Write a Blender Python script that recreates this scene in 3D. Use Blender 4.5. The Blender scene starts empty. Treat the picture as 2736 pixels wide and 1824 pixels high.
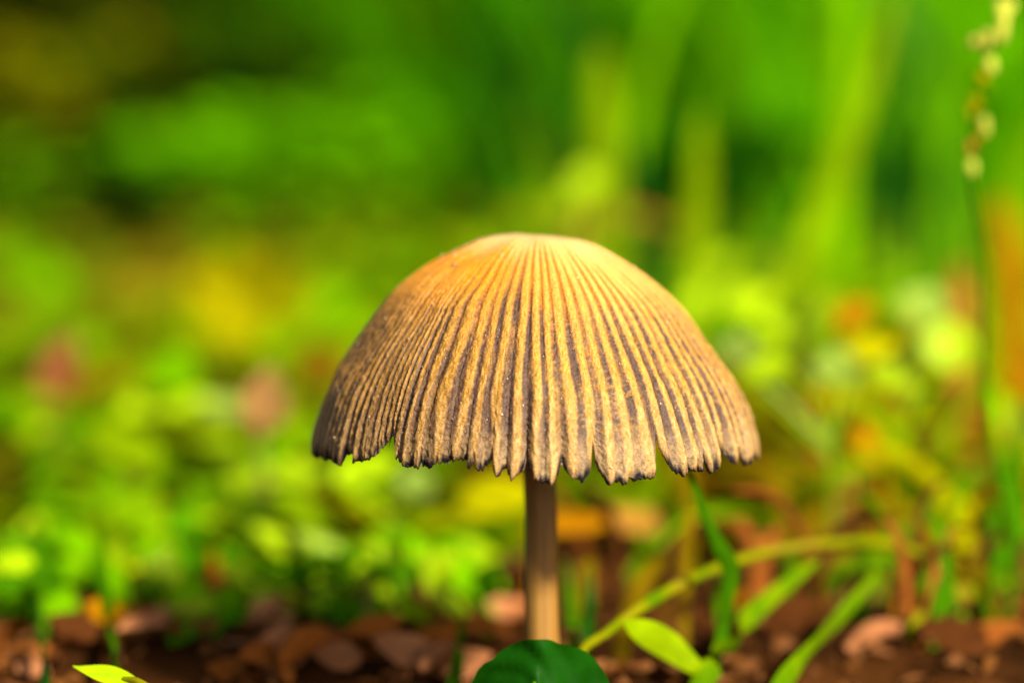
import bpy, math, random
import numpy as np
from mathutils import Vector

# ------------------------------------------------------------------ camera, world, sun, exposure
S = bpy.context.scene
col = S.collection
PITCH = math.radians(5.0)
CAM = Vector((0.0, 0.0, 0.045))
AX_D = 0.205                                   # depth of the mushroom's axis
cam_data = bpy.data.cameras.new('camera')
cam_data.lens = 100; cam_data.sensor_width = 36
cam_data.clip_start = 0.01; cam_data.clip_end = 500
cam_data.dof.use_dof = True
cam_data.dof.focus_distance = 0.1935
cam_data.dof.aperture_fstop = 13.0
cam = bpy.data.objects.new('camera', cam_data); col.objects.link(cam)
cam.location = CAM; cam.rotation_euler = (math.radians(90) - PITCH, 0, 0)
S.camera = cam

SUN_AZ = math.radians(38)                      # to the right of the direction back to the camera
SUN_EL = math.radians(34)
sdir = Vector((math.sin(SUN_AZ)*math.cos(SUN_EL), -math.cos(SUN_AZ)*math.cos(SUN_EL), math.sin(SUN_EL)))
W = bpy.data.worlds.new('World'); S.world = W; W.use_nodes = True
wn = W.node_tree.nodes; wl = W.node_tree.links
bg = wn['Background']; sky = wn.new('ShaderNodeTexSky')
sky.sky_type = 'NISHITA'; sky.sun_disc = False
sky.sun_elevation = SUN_EL; sky.dust_density = 3.0; sky.ozone_density = 0.6
sky.sun_rotation = math.atan2(sdir.x, sdir.y)
wl.new(sky.outputs[0], bg.inputs[0]); bg.inputs[1].default_value = 0.065
sun_data = bpy.data.lights.new('sun', 'SUN'); sun_data.energy = 5.0; sun_data.angle = math.radians(5)
sun_data.color = (1.0, 0.91, 0.74)
sun = bpy.data.objects.new('sun', sun_data); col.objects.link(sun)
sun.rotation_euler = sdir.to_track_quat('Z', 'Y').to_euler(); sun.location = (0.5, -0.5, 1)
S.view_settings.view_transform = 'Standard'; S.view_settings.look = 'None'
S.view_settings.exposure = 1.0; S.view_settings.gamma = 1.0
S.view_settings.use_curve_mapping = False
S.render.engine = 'CYCLES'
S.cycles.use_denoising = True
S.cycles.max_bounces = 8; S.cycles.diffuse_bounces = 4; S.cycles.transmission_bounces = 4
S.cycles.sample_clamp_indirect = 6

R = random.Random(7)
NR = np.random.RandomState(11)
PX = 2736 / 2352.0                             # photo shown at 2352 px -> source px
FP = 7600.0

def ray(xd, yd, src=False):
    k = 1.0 if src else PX
    X = (xd*k - 1368) / FP; Y = (912 - yd*k) / FP
    cp, sp = math.cos(PITCH), math.sin(PITCH)
    return Vector((X, cp + Y*sp, -sp + Y*cp))

def P(xd, yd, D, src=False):                   # point at depth D (metres) seen at that pixel
    d = ray(xd, yd, src); return CAM + d * (D / d.y)

def PG(xd, yd, D, lift=.0008):                  # the same, but never below the ground
    d = ray(xd, yd)
    if d.z < -1e-6: D = min(D, (lift-CAM.z)/d.z*d.y)
    return CAM + d*(D/d.y)

def hgt(x, y):                                 # height of the ground
    h = 0.0009*math.sin(x*120+1.3)*math.cos(y*95) + 0.0007*math.sin(x*260-y*210) + 0.0005*math.sin(y*330+x*90)
    t = min(max((y-1.3)/1.6, 0), 1); t = t*t*(3-2*t)
    return h + 0.42*t
def mm(pxd, D): return pxd*PX*D/FP             # display px at depth D -> metres
def bx(xd, D): return (xd*PX - 1368)/FP * D    # lateral position at a depth (good enough for ground points)
def ground_pt(xd, D):
    x = bx(xd, D/ math.cos(PITCH)); return Vector((x, D, hgt(x, D)))

# ------------------------------------------------------------------ materials
def nodes_of(name):
    m = bpy.data.materials.new(name); m.use_nodes = True
    nt = m.node_tree; return m, nt, nt.nodes, nt.links

def leaf_mat(name, rgb, trans=0.35, rough=0.45, var=0.25, tcol=None, scale=350, attr=None, spec=0.05, gloss=False):
    m, nt, N, L = nodes_of(name)
    b = N['Principled BSDF']; out = N['Material Output']
    if gloss:
        b.inputs['Roughness'].default_value = rough; b.inputs['Specular IOR Level'].default_value = spec; cin = 'Base Color'
    else:                                       # matt, downy leaves
        N.remove(b); b = N.new('ShaderNodeBsdfDiffuse'); cin = 'Color'; L.new(b.outputs[0], out.inputs[0])
    tc = N.new('ShaderNodeTexCoord'); no = N.new('ShaderNodeTexNoise')
    no.inputs['Scale'].default_value = scale; no.inputs['Detail'].default_value = 3
    L.new(tc.outputs['Object'], no.inputs['Vector'])
    oi = N.new('ShaderNodeObjectInfo')
    mr = N.new('ShaderNodeMapRange'); mr.inputs[3].default_value = 1-var; mr.inputs[4].default_value = 1+var
    L.new(oi.outputs['Random'], mr.inputs[0])
    mr2 = N.new('ShaderNodeMapRange'); mr2.inputs[1].default_value = .3; mr2.inputs[2].default_value = .7
    mr2.inputs[3].default_value = 0.75; mr2.inputs[4].default_value = 1.2
    L.new(no.outputs[0], mr2.inputs[0])
    mu = N.new('ShaderNodeMath'); mu.operation = 'MULTIPLY'
    L.new(mr.outputs[0], mu.inputs[0]); L.new(mr2.outputs[0], mu.inputs[1])
    sc = N.new('ShaderNodeVectorMath'); sc.operation = 'SCALE'
    if attr:
        a = N.new('ShaderNodeAttribute'); a.attribute_name = attr; L.new(a.outputs['Color'], sc.inputs[0])
    else:
        sc.inputs[0].default_value = rgb
    L.new(mu.outputs[0], sc.inputs['Scale'])
    L.new(sc.outputs[0], b.inputs[cin])
    bp = N.new('ShaderNodeBump'); bp.inputs['Strength'].default_value = .3; bp.inputs['Distance'].default_value = .0003
    L.new(no.outputs[0], bp.inputs['Height']); L.new(bp.outputs[0], b.inputs['Normal'])
    if trans > 0:
        tr = N.new('ShaderNodeBsdfTranslucent')
        s2 = N.new('ShaderNodeVectorMath'); s2.operation = 'MULTIPLY'
        L.new(sc.outputs[0], s2.inputs[0]); s2.inputs[1].default_value = tcol or (1.25, 1.15, 0.5)
        L.new(s2.outputs[0], tr.inputs[0])
        mx = N.new('ShaderNodeMixShader'); mx.inputs[0].default_value = trans
        L.new(b.outputs[0], mx.inputs[1]); L.new(tr.outputs[0], mx.inputs[2]); L.new(mx.outputs[0], out.inputs[0])
    return m

M = {
 'lime':   leaf_mat('lime_leaf',   (0.38, 0.57, 0.001), .42, gloss=True, spec=.15),
 'green':  leaf_mat('green_leaf',  (0.16, 0.40, 0.0005), .40),
 'mid':    leaf_mat('mid_green_leaf', (0.055, 0.19, 0.001), .35),
 'deep':   leaf_mat('deep_green_leaf', (0.006, 0.062, 0.001), .30, rough=.45, gloss=True, spec=.05),
 'dark':   leaf_mat('dark_green_leaf', (0.025, 0.06, 0.002), .22),
 'olive':  leaf_mat('olive_leaf',  (0.17, 0.28, 0.0008), .35),
 'ylw':    leaf_mat('yellowing_leaf', (0.44, 0.42, 0.001), .40),
 'orange': leaf_mat('orange_dead_leaf', (0.42, 0.17, 0.002), .30, rough=.6),
 'brown':  leaf_mat('brown_dead_leaf', (0.27, 0.080, 0.013), .18, rough=.7),
 'dkbrown': leaf_mat('dark_brown_dead_leaf', (0.075, 0.024, 0.006), .10, rough=.7),
 'pinkish': leaf_mat('pinkish_dead_leaf', (0.42, 0.165, 0.065), .20, rough=.55),
 'tan':    leaf_mat('tan_dry_grass', (0.27, 0.13, 0.018), .25, rough=.6),
 'petal':  leaf_mat('dusty_pink_petal', (0.33, 0.17, 0.055), .35, rough=.6),
 'rose':   leaf_mat('rose_brown_petal', (0.22, 0.075, 0.025), .3, rough=.6),
 'yellow': leaf_mat('yellow_petal', (0.33, 0.30, 0.001), .3, rough=.6),
 'straw':  leaf_mat('dull_ochre_grass', (0.20, 0.13, 0.002), .3),
 'cream':  leaf_mat('cream_floret', (0.54, 0.56, 0.07), .4, rough=.5),
 'pale':   leaf_mat('pale_green_leaf', (0.27, 0.40, 0.045), .4, rough=.35, gloss=True, spec=.3),
 'mix':    leaf_mat('mixed_foliage', (1, 1, 1), .38, attr='tint', var=0.0),
 'stalk':  leaf_mat('green_stalk', (0.10, 0.24, 0.004), .15),
 'ystalk': leaf_mat('yellow_green_stalk', (0.22, 0.21, 0.003), .2),
}

def streak_mat(name, cols, trans=.25, scale=(300, 300, 300)):
    m, nt, N, L = nodes_of(name); out = N['Material Output']; N.remove(N['Principled BSDF'])
    tc = N.new('ShaderNodeTexCoord'); mp = N.new('ShaderNodeMapping'); mp.inputs['Scale'].default_value = scale
    L.new(tc.outputs['Object'], mp.inputs[0]); no = N.new('ShaderNodeTexNoise'); no.inputs['Scale'].default_value = 1; no.inputs['Detail'].default_value = 5
    L.new(mp.outputs[0], no.inputs['Vector']); cr = N.new('ShaderNodeValToRGB'); e = cr.color_ramp.elements
    for i, c in enumerate(cols):
        p = .3+.4*i/(len(cols)-1)
        el = e[0] if i == 0 else (e[len(e)-1] if i == len(cols)-1 else e.new(p))
        el.position = p; el.color = tuple(c)+(1,)
    L.new(no.outputs[0], cr.inputs[0])
    d = N.new('ShaderNodeBsdfDiffuse'); t = N.new('ShaderNodeBsdfTranslucent'); mx = N.new('ShaderNodeMixShader'); mx.inputs[0].default_value = trans
    L.new(cr.outputs[0], d.inputs[0]); L.new(cr.outputs[0], t.inputs[0]); L.new(d.outputs[0], mx.inputs[1]); L.new(t.outputs[0], mx.inputs[2]); L.new(mx.outputs[0], out.inputs[0])
    return m
M['arch'] = streak_mat('streaked_stalk', [(.07, .15, .001), (.14, .17, .001), (.20, .19, .002), (.17, .10, .015)], .15, (260, 260, 260))
M['blade'] = streak_mat('streaked_blade', [(.05, .14, .001), (.10, .21, .001), (.17, .26, .001)], .35, (330, 330, 200))
def soil_mat():
    m, nt, N, L = nodes_of('forest_soil')
    b = N['Principled BSDF']; b.inputs['Roughness'].default_value = .95; b.inputs['Specular IOR Level'].default_value = .0
    tc = N.new('ShaderNodeTexCoord')
    n1 = N.new('ShaderNodeTexNoise'); n1.inputs['Scale'].default_value = 90; n1.inputs['Detail'].default_value = 8
    L.new(tc.outputs['Object'], n1.inputs['Vector'])
    cr = N.new('ShaderNodeValToRGB'); e = cr.color_ramp.elements
    e[0].position = .3; e[0].color = (.012, .005, .002, 1); e[1].position = .72; e[1].color = (.075, .026, .006, 1)
    L.new(n1.outputs[0], cr.inputs[0])
    # turf beyond the litter: mossy green takes over with distance, patchy edge
    sp = N.new('ShaderNodeSeparateXYZ'); L.new(tc.outputs['Object'], sp.inputs[0])
    n2 = N.new('ShaderNodeTexNoise'); n2.inputs['Scale'].default_value = 9; n2.inputs['Detail'].default_value = 4
    L.new(tc.outputs['Object'], n2.inputs['Vector'])
    ad = N.new('ShaderNodeMath'); ad.operation = 'MULTIPLY_ADD'; ad.inputs[1].default_value = .5
    L.new(n2.outputs[0], ad.inputs[0]); L.new(sp.outputs['Y'], ad.inputs[2])
    mr = N.new('ShaderNodeMapRange'); mr.inputs[1].default_value = .62; mr.inputs[2].default_value = 1.0
    L.new(ad.outputs[0], mr.inputs[0])
    cg = N.new('ShaderNodeValToRGB'); g = cg.color_ramp.elements
    g[0].position = .3; g[0].color = (.02, .07, .001, 1); g[1].position = .7; g[1].color = (.06, .19, .001, 1)
    L.new(n1.outputs[0], cg.inputs[0])
    mx = N.new('ShaderNodeMix'); mx.data_type = 'RGBA'
    L.new(mr.outputs[0], mx.inputs[0]); L.new(cr.outputs[0], mx.inputs[6]); L.new(cg.outputs[0], mx.inputs[7])
    L.new(mx.outputs[2], b.inputs['Base Color'])
    bp = N.new('ShaderNodeBump'); bp.inputs['Distance'].default_value = .002; bp.inputs['Strength'].default_value = .8
    L.new(n1.outputs[0], bp.inputs['Height']); L.new(bp.outputs[0], b.inputs['Normal'])
    return m
M['soil'] = soil_mat()

# ------------------------------------------------------------------ small mesh helpers
class MB:
    def __init__(s): s.v = []; s.f = []; s.c = []
    def grid(s, rows, color=None, closed=False):
        n0 = len(s.v); w = len(rows[0])
        for r in rows:
            s.v.extend([tuple(p) for p in r])
            if color is not None: s.c.extend([color]*w)
        for i in range(len(rows)-1):
            for j in range(w if closed else w-1):
                a = n0+i*w+j; b = n0+i*w+(j+1) % w
                s.f.append((a, b, b+w, a+w))
    def build(s, name, mat, parent=None, origin=None):
        me = bpy.data.meshes.new(name)
        o0 = Vector(origin) if origin is not None else Vector((0, 0, 0))
        me.from_pydata([(p[0]-o0.x, p[1]-o0.y, p[2]-o0.z) for p in s.v], [], s.f)
        me.polygons.foreach_set('use_smooth', [True]*len(me.polygons))
        if s.c:
            a = me.color_attributes.new('tint', 'FLOAT_COLOR', 'POINT')
            a.data.foreach_set('color', np.array([list(c)+[1] for c in s.c], 'f').ravel())
        me.materials.append(mat)
        o = bpy.data.objects.new(name, me); col.objects.link(o)
        if parent is not None:
            o.parent = parent; o.location = o0 - parent.location
        else:
            o.location = o0
        return o

def tag(o, label=None, cat=None, group=None, kind=None):
    if label: o['label'] = label
    if cat: o['category'] = cat
    if group: o['group'] = group
    if kind: o['kind'] = kind
    return o
def empty(name, loc):
    o = bpy.data.objects.new(name, None); col.objects.link(o); o.location = loc; o.empty_display_size = .002; return o

def spline(pts, n):
    pts = [Vector(p) for p in pts]
    if len(pts) == 2: return [pts[0].lerp(pts[1], i/(n-1)) for i in range(n)]
    q = [pts[0]*2-pts[1]] + pts + [pts[-1]*2-pts[-2]]
    out = []; segs = len(pts)-1
    for i in range(n):
        u = i/(n-1)*segs; k = min(int(u), segs-1); t = u-k
        a, b, c, d = q[k:k+4]
        out.append(0.5*((2*b)+(c-a)*t+(2*a-5*b+4*c-d)*t*t+(3*b-a-3*c+d)*t**3))
    return out

def add_ribbon(mb, pts, width, prof=None, yaw=0.0, fold=.25, n=14, color=None, cross=3):
    """grass blade: V-folded strip along a curve"""
    c = spline(pts, n); rows = []
    view = Vector((math.sin(yaw), math.cos(yaw), 0.15)).normalized()
    for i, p in enumerate(c):
        t = (c[min(i+1, n-1)]-c[max(i-1, 0)]).normalized()
        s = t.cross(view)
        s = s.normalized() if s.length > 1e-6 else Vector((1, 0, 0))
        nn = s.cross(t)
        u = i/(n-1)
        w = width*0.5*(prof(u) if prof else min(1, .55+u*1.5)*(1-u**3.0)**0.8)
        row = []
        for k in range(cross):
            a = -1+2*k/(cross-1)
            row.append(p + s*(a*w) + nn*(abs(a)*w*fold))
        rows.append(row)
    mb.grid(rows, color)

def add_tube(mb, pts, radii, n=16, sides=8, color=None):
    c = spline(pts, n); rows = []
    for i, p in enumerate(c):
        t = (c[min(i+1, n-1)]-c[max(i-1, 0)]).normalized()
        a = t.cross(Vector((0, 1, 0.03))).normalized(); b = a.cross(t)
        u = i/(n-1)*(len(radii)-1); k = min(int(u), len(radii)-2); r = radii[k]+(radii[k+1]-radii[k])*(u-k)
        rows.append([p+(a*math.cos(x)+b*math.sin(x))*r for x in [2*math.pi*j/sides for j in range(sides)]])
    mb.grid(rows, color, closed=True)

def ovate(u): return max(0.02, math.sin(math.pi*min(1, u**0.75))**0.75)
def lance(u): return max(0.02, math.sin(math.pi*u**0.85)**0.9)
def spoon(u): return 0.10 if u < .25 else max(0.03, .1+.9*math.sin(math.pi*min(1, ((u-.25)/.75))**0.95)**0.7)

def add_leaf(mb, base, tip, width, normal, shape=ovate, fold=.18, curl=.12, n=10, m=7, color=None, scallop=0, seed=0):
    base = Vector(base); tip = Vector(tip); d = tip-base; L = d.length; d.normalize()
    nn = Vector(normal); nn = (nn - d*nn.dot(d)).normalized(); s = d.cross(nn)
    rr = random.Random(seed); rows = []
    ph = rr.random()*6
    for i in range(n):
        u = i/(n-1); w = width*.5*shape(u)
        if scallop: w *= 1+scallop*math.sin(u*34+ph)
        row = []
        for j in range(m):
            a = -1+2*j/(m-1)
            z = abs(a)*w*fold - curl*L*u*u + .03*width*math.sin(u*9+a*4+ph)
            row.append(base + d*(L*u) + s*(a*w) + nn*z)
        rows.append(row)
    mb.grid(rows, color)

# ------------------------------------------------------------------ the setting: ground
def make_ground():
    xs = np.concatenate([-np.geomspace(60, .32, 26), np.linspace(-.3, .3, 121), np.geomspace(.32, 60, 26)])
    ys = np.concatenate([-np.geomspace(60, .12, 22), np.linspace(-.1, .6, 141), np.geomspace(.62, 80, 60)])
    mb = MB(); mb.grid([[(x, y, hgt(x, y)) for x in xs] for y in ys])
    o = mb.build('ground', M['soil']); tag(o, 'dark brown soil with turf beyond, under litter and plants', 'ground', kind='structure')
    return o
make_ground()

# ------------------------------------------------------------------ the mushroom
AXX = (1435-1368)/FP*AX_D                      # axis, a little right of the picture's middle
mush = empty('mushroom', (AXX, AX_D, hgt(AXX, AX_D)))
tag(mush, 'ochre bell-capped mushroom with pleated cap, ragged dark rim and thin tan stem', 'mushroom')
ZT = 0.0347                                    # height of the top of the cap
prof = np.array([[0, 0], [1.0, .015], [2.0, .05], [3.1, .16], [4.2, .45], [5.35, 1.0], [6.7, 1.75], [8.0, 2.6], [9.2, 3.5], [10.2, 4.4], [11.2, 5.6],
                 [12.1, 6.8], [12.95, 7.95], [13.75, 9.1], [14.45, 10.3], [14.98, 11.45], [15.45, 12.6], [15.85, 13.8], [16.15, 15.0], [16.4, 16.2], [16.55, 17.6]])*1e-3
# dense arc-length parametrisation of the profile
_u = np.linspace(0, 1, len(prof)); 
def smooth_curve(p, n=1200):
    out = []
    q = np.vstack([2*p[0]-p[1], p, 2*p[-1]-p[-2]])
    for i in np.linspace(0, len(p)-1-1e-9, n):
        k = int(i); t = i-k; a, b, c, d = q[k:k+4]
        out.append(.5*((2*b)+(c-a)*t+(2*a-5*b+4*c-d)*t*t+(3*b-a-3*c+d)*t**3))
    return np.array(out)
pc = smooth_curve(prof); pc[:, 0] = np.maximum(pc[:, 0], 0)
arc = np.concatenate([[0], np.cumsum(np.hypot(*np.diff(pc, axis=0).T))])
SMAX = arc[-1]
def RZ(s): return np.interp(s, arc, pc[:, 0]), np.interp(s, arc, pc[:, 1])
def squash(th):                                # the cap is not quite round: fuller on the left
    return 1 + .012*np.sin(-th) + .010*np.cos(2*th+.6) + .006*np.cos(3*th)
def lean(th, s):                               # right shoulder falls a little lower
    return 0.00040*np.sin(th)*np.sin(np.clip(s/SMAX, 0, 1)*np.pi)

# rim traced from the photograph (source px), turned into angle round the cap and length down the cap
rim_px = [(829,1199),(842,1224),(851,1216),(865,1230),(877,1229),(880,1221),(890,1235),(909,1242),(917,1220),(928,1211),(934,1214),(936,1231),
 (959,1234),(973,1229),(1001,1206),(1041.5,1167),(1042.5,1193),(1044,1218),(1059,1235),(1084,1250),(1108,1249),(1120,1239),(1141,1254),(1150,1245),
 (1166,1240),(1185,1235),(1210,1231),(1245,1222),(1248,1250),(1261,1247),(1271,1257),(1288,1252),(1314,1230),(1315.5,1254),(1326,1271),(1347,1254),
 (1353,1252),(1355,1268),(1364,1278),(1382,1266),(1403,1237),(1406,1208),(1412,1249),(1428,1281),(1450,1289),(1473,1296),(1491,1272),(1502,1237),
 (1514,1254),(1523,1273),(1542,1283),(1563,1287),(1575,1272),(1583,1241),(1587,1185),(1593,1233),(1609,1264),(1628,1294),(1636,1294),(1644,1275),
 (1661,1287),(1672,1294),(1681,1273),(1697,1283),(1720,1271),(1734,1277),(1756,1270),(1759,1250),(1760,1150),(1762,1190),(1789,1231),(1808,1254),
 (1824,1264),(1835,1267),(1840,1245),(1856,1252),(1863,1252),(1866,1241),(1871,1252),(1881,1254),(1883,1222),(1889,1224),(1896,1252),(1903,1260),
 (1914,1252),(1927,1246),(1930,1225),(1931.5,1181),(1954,1212),(1969,1235),(1980,1229),(1981.5,1205),(1992,1233),(2002,1232),(2013,1233),(2016,1196),(2034,1222)]
def hit_cap(px, py):
    """ray through a source pixel against the smooth cap (continued below its rim): first crossing"""
    d = ray(px, py, True)
    ys = np.linspace(AX_D-.0172, AX_D-.0002, 700)
    x = CAM.x+d.x*ys/d.y-AXX; z = CAM.z+d.z*ys/d.y; yy = ys-AX_D
    rad = np.hypot(x, yy); th = np.arctan2(x, -yy)
    drop = ZT-z
    need = np.interp(drop, pc[:, 1], pc[:, 0])*squash(th)
    k = np.argmax(rad <= need) if (rad <= need).any() else np.argmin(rad-need)
    return th[k], np.interp(drop[k], pc[:, 1], arc)
rim = [hit_cap(*p) for p in rim_px]
tt = np.array([r[0] for r in rim]); ss = np.array([r[1] for r in rim])
for i in range(1, len(tt)): tt[i] = max(tt[i], tt[i-1]+.0015)
NT, NS = 1680, 210
theta = np.linspace(-np.pi, np.pi, NT, endpoint=False)
# ragged lobes for the far side
bt, bs, a = [], [], tt[-1]+.05
while a < tt[0]+2*np.pi-.05:
    bt += [a, a+.02, a+.05]; bs += [ss.mean()-R.uniform(.0005, .0022), ss.mean()+R.uniform(-.0004, .0004), ss.mean()+R.uniform(-.0003, .0006)]
    a += R.uniform(.07, .2)
at = np.concatenate([tt-2*np.pi, np.array(bt)-2*np.pi, tt, np.array(bt)]); as_ = np.concatenate([ss, bs, ss, bs])
order = np.argsort(at); at, as_ = at[order], as_[order]
Lrim = np.interp(theta, at, as_)
_fr = NR.randn(NT); Lrim = Lrim+.00006*_fr+.00005*(np.roll(_fr, 1)+np.roll(_fr, -1))   # frayed edge

def vnoise(n_u, n_v, fu, fv, rs, wrap=True):
    """smooth value noise on an n_v x n_u grid, fu cells around, fv cells down"""
    g = rs.rand(fv+2, fu+1); 
    if wrap: g[:, -1] = g[:, 0]
    uu = np.linspace(0, fu, n_u, endpoint=False); vv = np.linspace(0, fv, n_v)
    i = uu.astype(int); j = np.minimum(vv.astype(int), fv); a = uu-i; b = (vv-j)[:, None]
    a = a*a*(3-2*a); b = b*b*(3-2*b)
    g0 = g[j][:, i]*(1-a)+g[j][:, i+1]*a
    g1 = g[j+1][:, i]*(1-a)+g[j+1][:, i+1]*a
    return g0*(1-b)+g1*b

def make_cap():
    # pleats: uneven spacing round the cap
    nr = 102
    w = NR.uniform(.6, 1.45, nr); tk = np.linspace(-np.pi, np.pi, nr); w = w*np.where((tk > -1.5) & (tk < -.32), .64, 1.0)*np.where((tk > -.2) & (tk < 1.0), 1.25, 1.0); edges = np.concatenate([[0], np.cumsum(w)])/w.sum()*2*np.pi-np.pi
    k = np.clip(np.searchsorted(edges, theta, side='right')-1, 0, nr-1)
    phi = (theta-edges[k])/(edges[k+1]-edges[k])
    depth = NR.uniform(.35, 1.3, nr)[k]; dbl = (NR.rand(nr) < .6)[k]*NR.uniform(.35, .9, nr)[k]
    start = (.09+.42*NR.rand(nr)**1.8)[k]         # where down the cap each pleat begins
    gw = NR.uniform(.75, 1.35, nr)[k]
    V = np.linspace(0, 1, NS)[:, None]**0.93
    TH = theta[None, :].repeat(NS, 0)
    S0 = V*SMAX*.875                            # before the rim is fitted
    f = np.clip((V-.80)/.20, 0, 1)
    S_ = V*ss.mean()*(1-f**1.0) + f*np.maximum(V*Lrim[None, :], 0)
    # slits reach higher than the fitted band: clamp columns whose rim is short
    S_ = np.minimum(S_, Lrim[None, :]*np.minimum(1, V/ .999)**.5)
    sn = S_/ss.mean()
    wob = (vnoise(NT, NS, 110, 9, NR)-.5)*.20+(vnoise(NT, NS, 64, 4, NR)-.5)*.22
    ph = np.clip(phi[None, :]+wob*np.clip(sn*1.3, 0, 1), 0, 1)
    ridge = np.sin(np.pi*ph)**((.65+1.35*np.clip(sn, 0, 1)**2)*gw[None, :])
    crest = np.exp(-((ph-.5)/.11)**2)*dbl[None, :]*np.clip((sn-.45)/.4, 0, 1)
    onset = np.clip((sn-start[None, :])/.16, 0, 1); onset = onset*onset*(3-2*onset)
    rr, zz = RZ(S_)
    dz = np.gradient(pc[:, 1], arc); dr = np.gradient(pc[:, 0], arc)
    nzr, nzz = np.interp(S_, arc, dz), np.interp(S_, arc, dr)      # outward normal (radial, up)
    fine = vnoise(NT, NS, 840, 105, NR)-.5
    med = vnoise(NT, NS, 420, 52, NR)-.5
    cross = vnoise(NT, NS, 260, 150, NR)-.5      # cross-fibres bridging the grooves
    big = vnoise(NT, NS, 24, 6, NR)-.5
    amp = (.00013+.00008*np.clip(sn, 0, 1))*depth[None, :]*onset
    amp *= .9
    disp = amp*(ridge-.55) - amp*.42*crest + (.00006*fine+.00005*med)*(.15+onset)*np.clip(sn*1.6, 0, 1) + (1-ridge)*onset*.00012*cross + .00030*big*np.clip(sn*2, 0, 1)
    # the margin: lobes curl slightly inward, edges puckered
    near = np.clip(1-(Lrim[None, :]-S_)/.0012, 0, 1)
    disp -= .00025*near**2*(.4+.6*vnoise(NT, NS, 150, 2, NR))
    # broad flutes between the splits
    flute = np.interp(theta, at, np.interp(at, at, as_))-ss.mean()
    disp += np.clip(flute, -.001, .001)[None, :]*.25*np.clip((sn-.7)/.3, 0, 1)
    rad = rr*squash(TH)+disp*nzr
    Z = ZT-zz-lean(TH, S_)+disp*nzz
    # soft dents at the crown
    crown = np.clip(1-sn/.33, 0, 1)
    Z += crown*(.00012*np.sin(TH*2+.5)+.00008*np.sin(TH*5+1)+.00005*np.sin(TH*9))*np.clip(sn/.16, 0, 1)**2
    X = rad*np.sin(TH); Y = -rad*np.cos(TH)
    outer = np.stack([X, Y, Z-mush.location.z], -1)
    th_i = .00028
    rin = np.maximum((rr*squash(TH)+(.35*disp-th_i)*nzr), .00002)
    inner = np.stack([rin*np.sin(TH), -rin*np.cos(TH), ZT-zz-lean(TH, S_)+(.35*disp-th_i)*nzz-mush.location.z], -1)
    # ---------------- pigment (true surface colour)
    groove = np.clip((.93-ridge)/.60+.3*crest, 0, 1); groove = groove*groove*(3-2*groove)
    gd = np.clip((sn-.36)/.30, 0, 1)*np.clip(1.7-sn*.75, 0, 1)
    # patches where the gills' dark spores show through
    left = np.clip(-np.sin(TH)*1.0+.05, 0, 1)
    patch = np.clip(vnoise(NT, NS, 26, 5, NR)*1.5-.3, 0, 1)
    seam = np.exp(-((TH+.20)/.09)**2)*np.clip((sn-.18)/.2, 0, 1)
    c_apex = np.array([.64, .41, .125]); c_or = np.array([.55, .215, .002]); c_ridge = np.array([.43, .215, .030]); c_low = np.array([.40, .232, .075])
    c_gr1 = np.array([.40, .125, .006]); c_gr2 = np.array([.072, .038, .025]); c_lg = np.array([.20, .145, .085])
    def mix(a, b, t): return a*(1-t[..., None])+b*t[..., None]
    sm = lambda a, b, x: np.clip((x-a)/(b-a), 0, 1)**2*(3-2*np.clip((x-a)/(b-a), 0, 1))
    C = np.broadcast_to(c_apex, X.shape+(3,)).copy()
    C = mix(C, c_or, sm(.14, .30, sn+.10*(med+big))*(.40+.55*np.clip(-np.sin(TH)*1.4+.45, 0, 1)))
    C = mix(C, c_ridge, sm(.30, .62, sn+.12*big))
    C = mix(C, c_low, sm(.70, 1.0, sn+.2*med))
    C = mix(C, c_gr1, np.clip(groove*onset*(1.0-sm(.35, .8, sn))*.95, 0, 1))
    dk = groove*gd*(.74+.40*patch)*np.clip(depth[None, :]+.15, .4, 1.1)
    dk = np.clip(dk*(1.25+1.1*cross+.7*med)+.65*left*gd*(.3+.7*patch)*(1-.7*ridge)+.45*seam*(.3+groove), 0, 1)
    dk = np.clip(dk*(.66+.75*vnoise(NT, NS, 150, 9, NR)), 0, 1)
    C = mix(C, c_gr2, dk*(1-.55*sm(.86, 1.0, sn)))
    C = mix(C, c_lg, np.clip(groove*sm(.85, 1.0, sn)*.5, 0, 1))
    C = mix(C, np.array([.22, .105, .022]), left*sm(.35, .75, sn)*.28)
    C *= (1+(.50*fine+.45*med)*np.clip(sn*1.6, 0, 1))[..., None]
    # dry darkened margin
    blk = np.clip(1-(Lrim[None, :]-S_)/(.00085*(.20+1.2*vnoise(NT, NS, 190, 2, NR))), 0, 1)*(f > .2)
    blk = np.clip(blk*(.75+.9*groove), 0, 1)
    C = mix(C, np.array([.010, .006, .008]), blk)
    Ci = np.broadcast_to(np.array([.16, .10, .07]), X.shape+(3,)).copy()
    # ---------------- mesh
    verts = np.concatenate([outer.reshape(-1, 3), inner[::-1].reshape(-1, 3)])
    colr = np.concatenate([C.reshape(-1, 3), Ci.reshape(-1, 3)])
    rows = 2*NS
    i = np.arange(rows-1)[:, None]*NT; j = np.arange(NT)[None, :]; j2 = (j+1) % NT
    F = np.stack([i+j2, i+j, i+NT+j, i+NT+j2], -1).reshape(-1, 4)
    me = bpy.data.meshes.new('cap')
    me.vertices.add(len(verts)); me.vertices.foreach_set('co', verts.astype('f').ravel())
    me.loops.add(F.size); me.loops.foreach_set('vertex_index', F.astype('i').ravel())
    me.polygons.add(len(F)); me.polygons.foreach_set('loop_start', np.arange(0, F.size, 4, dtype='i'))
    me.polygons.foreach_set('use_smooth', np.ones(len(F), bool))
    me.update(calc_edges=True)
    a_ = me.color_attributes.new('pigment', 'FLOAT_COLOR', 'POINT')
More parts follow.
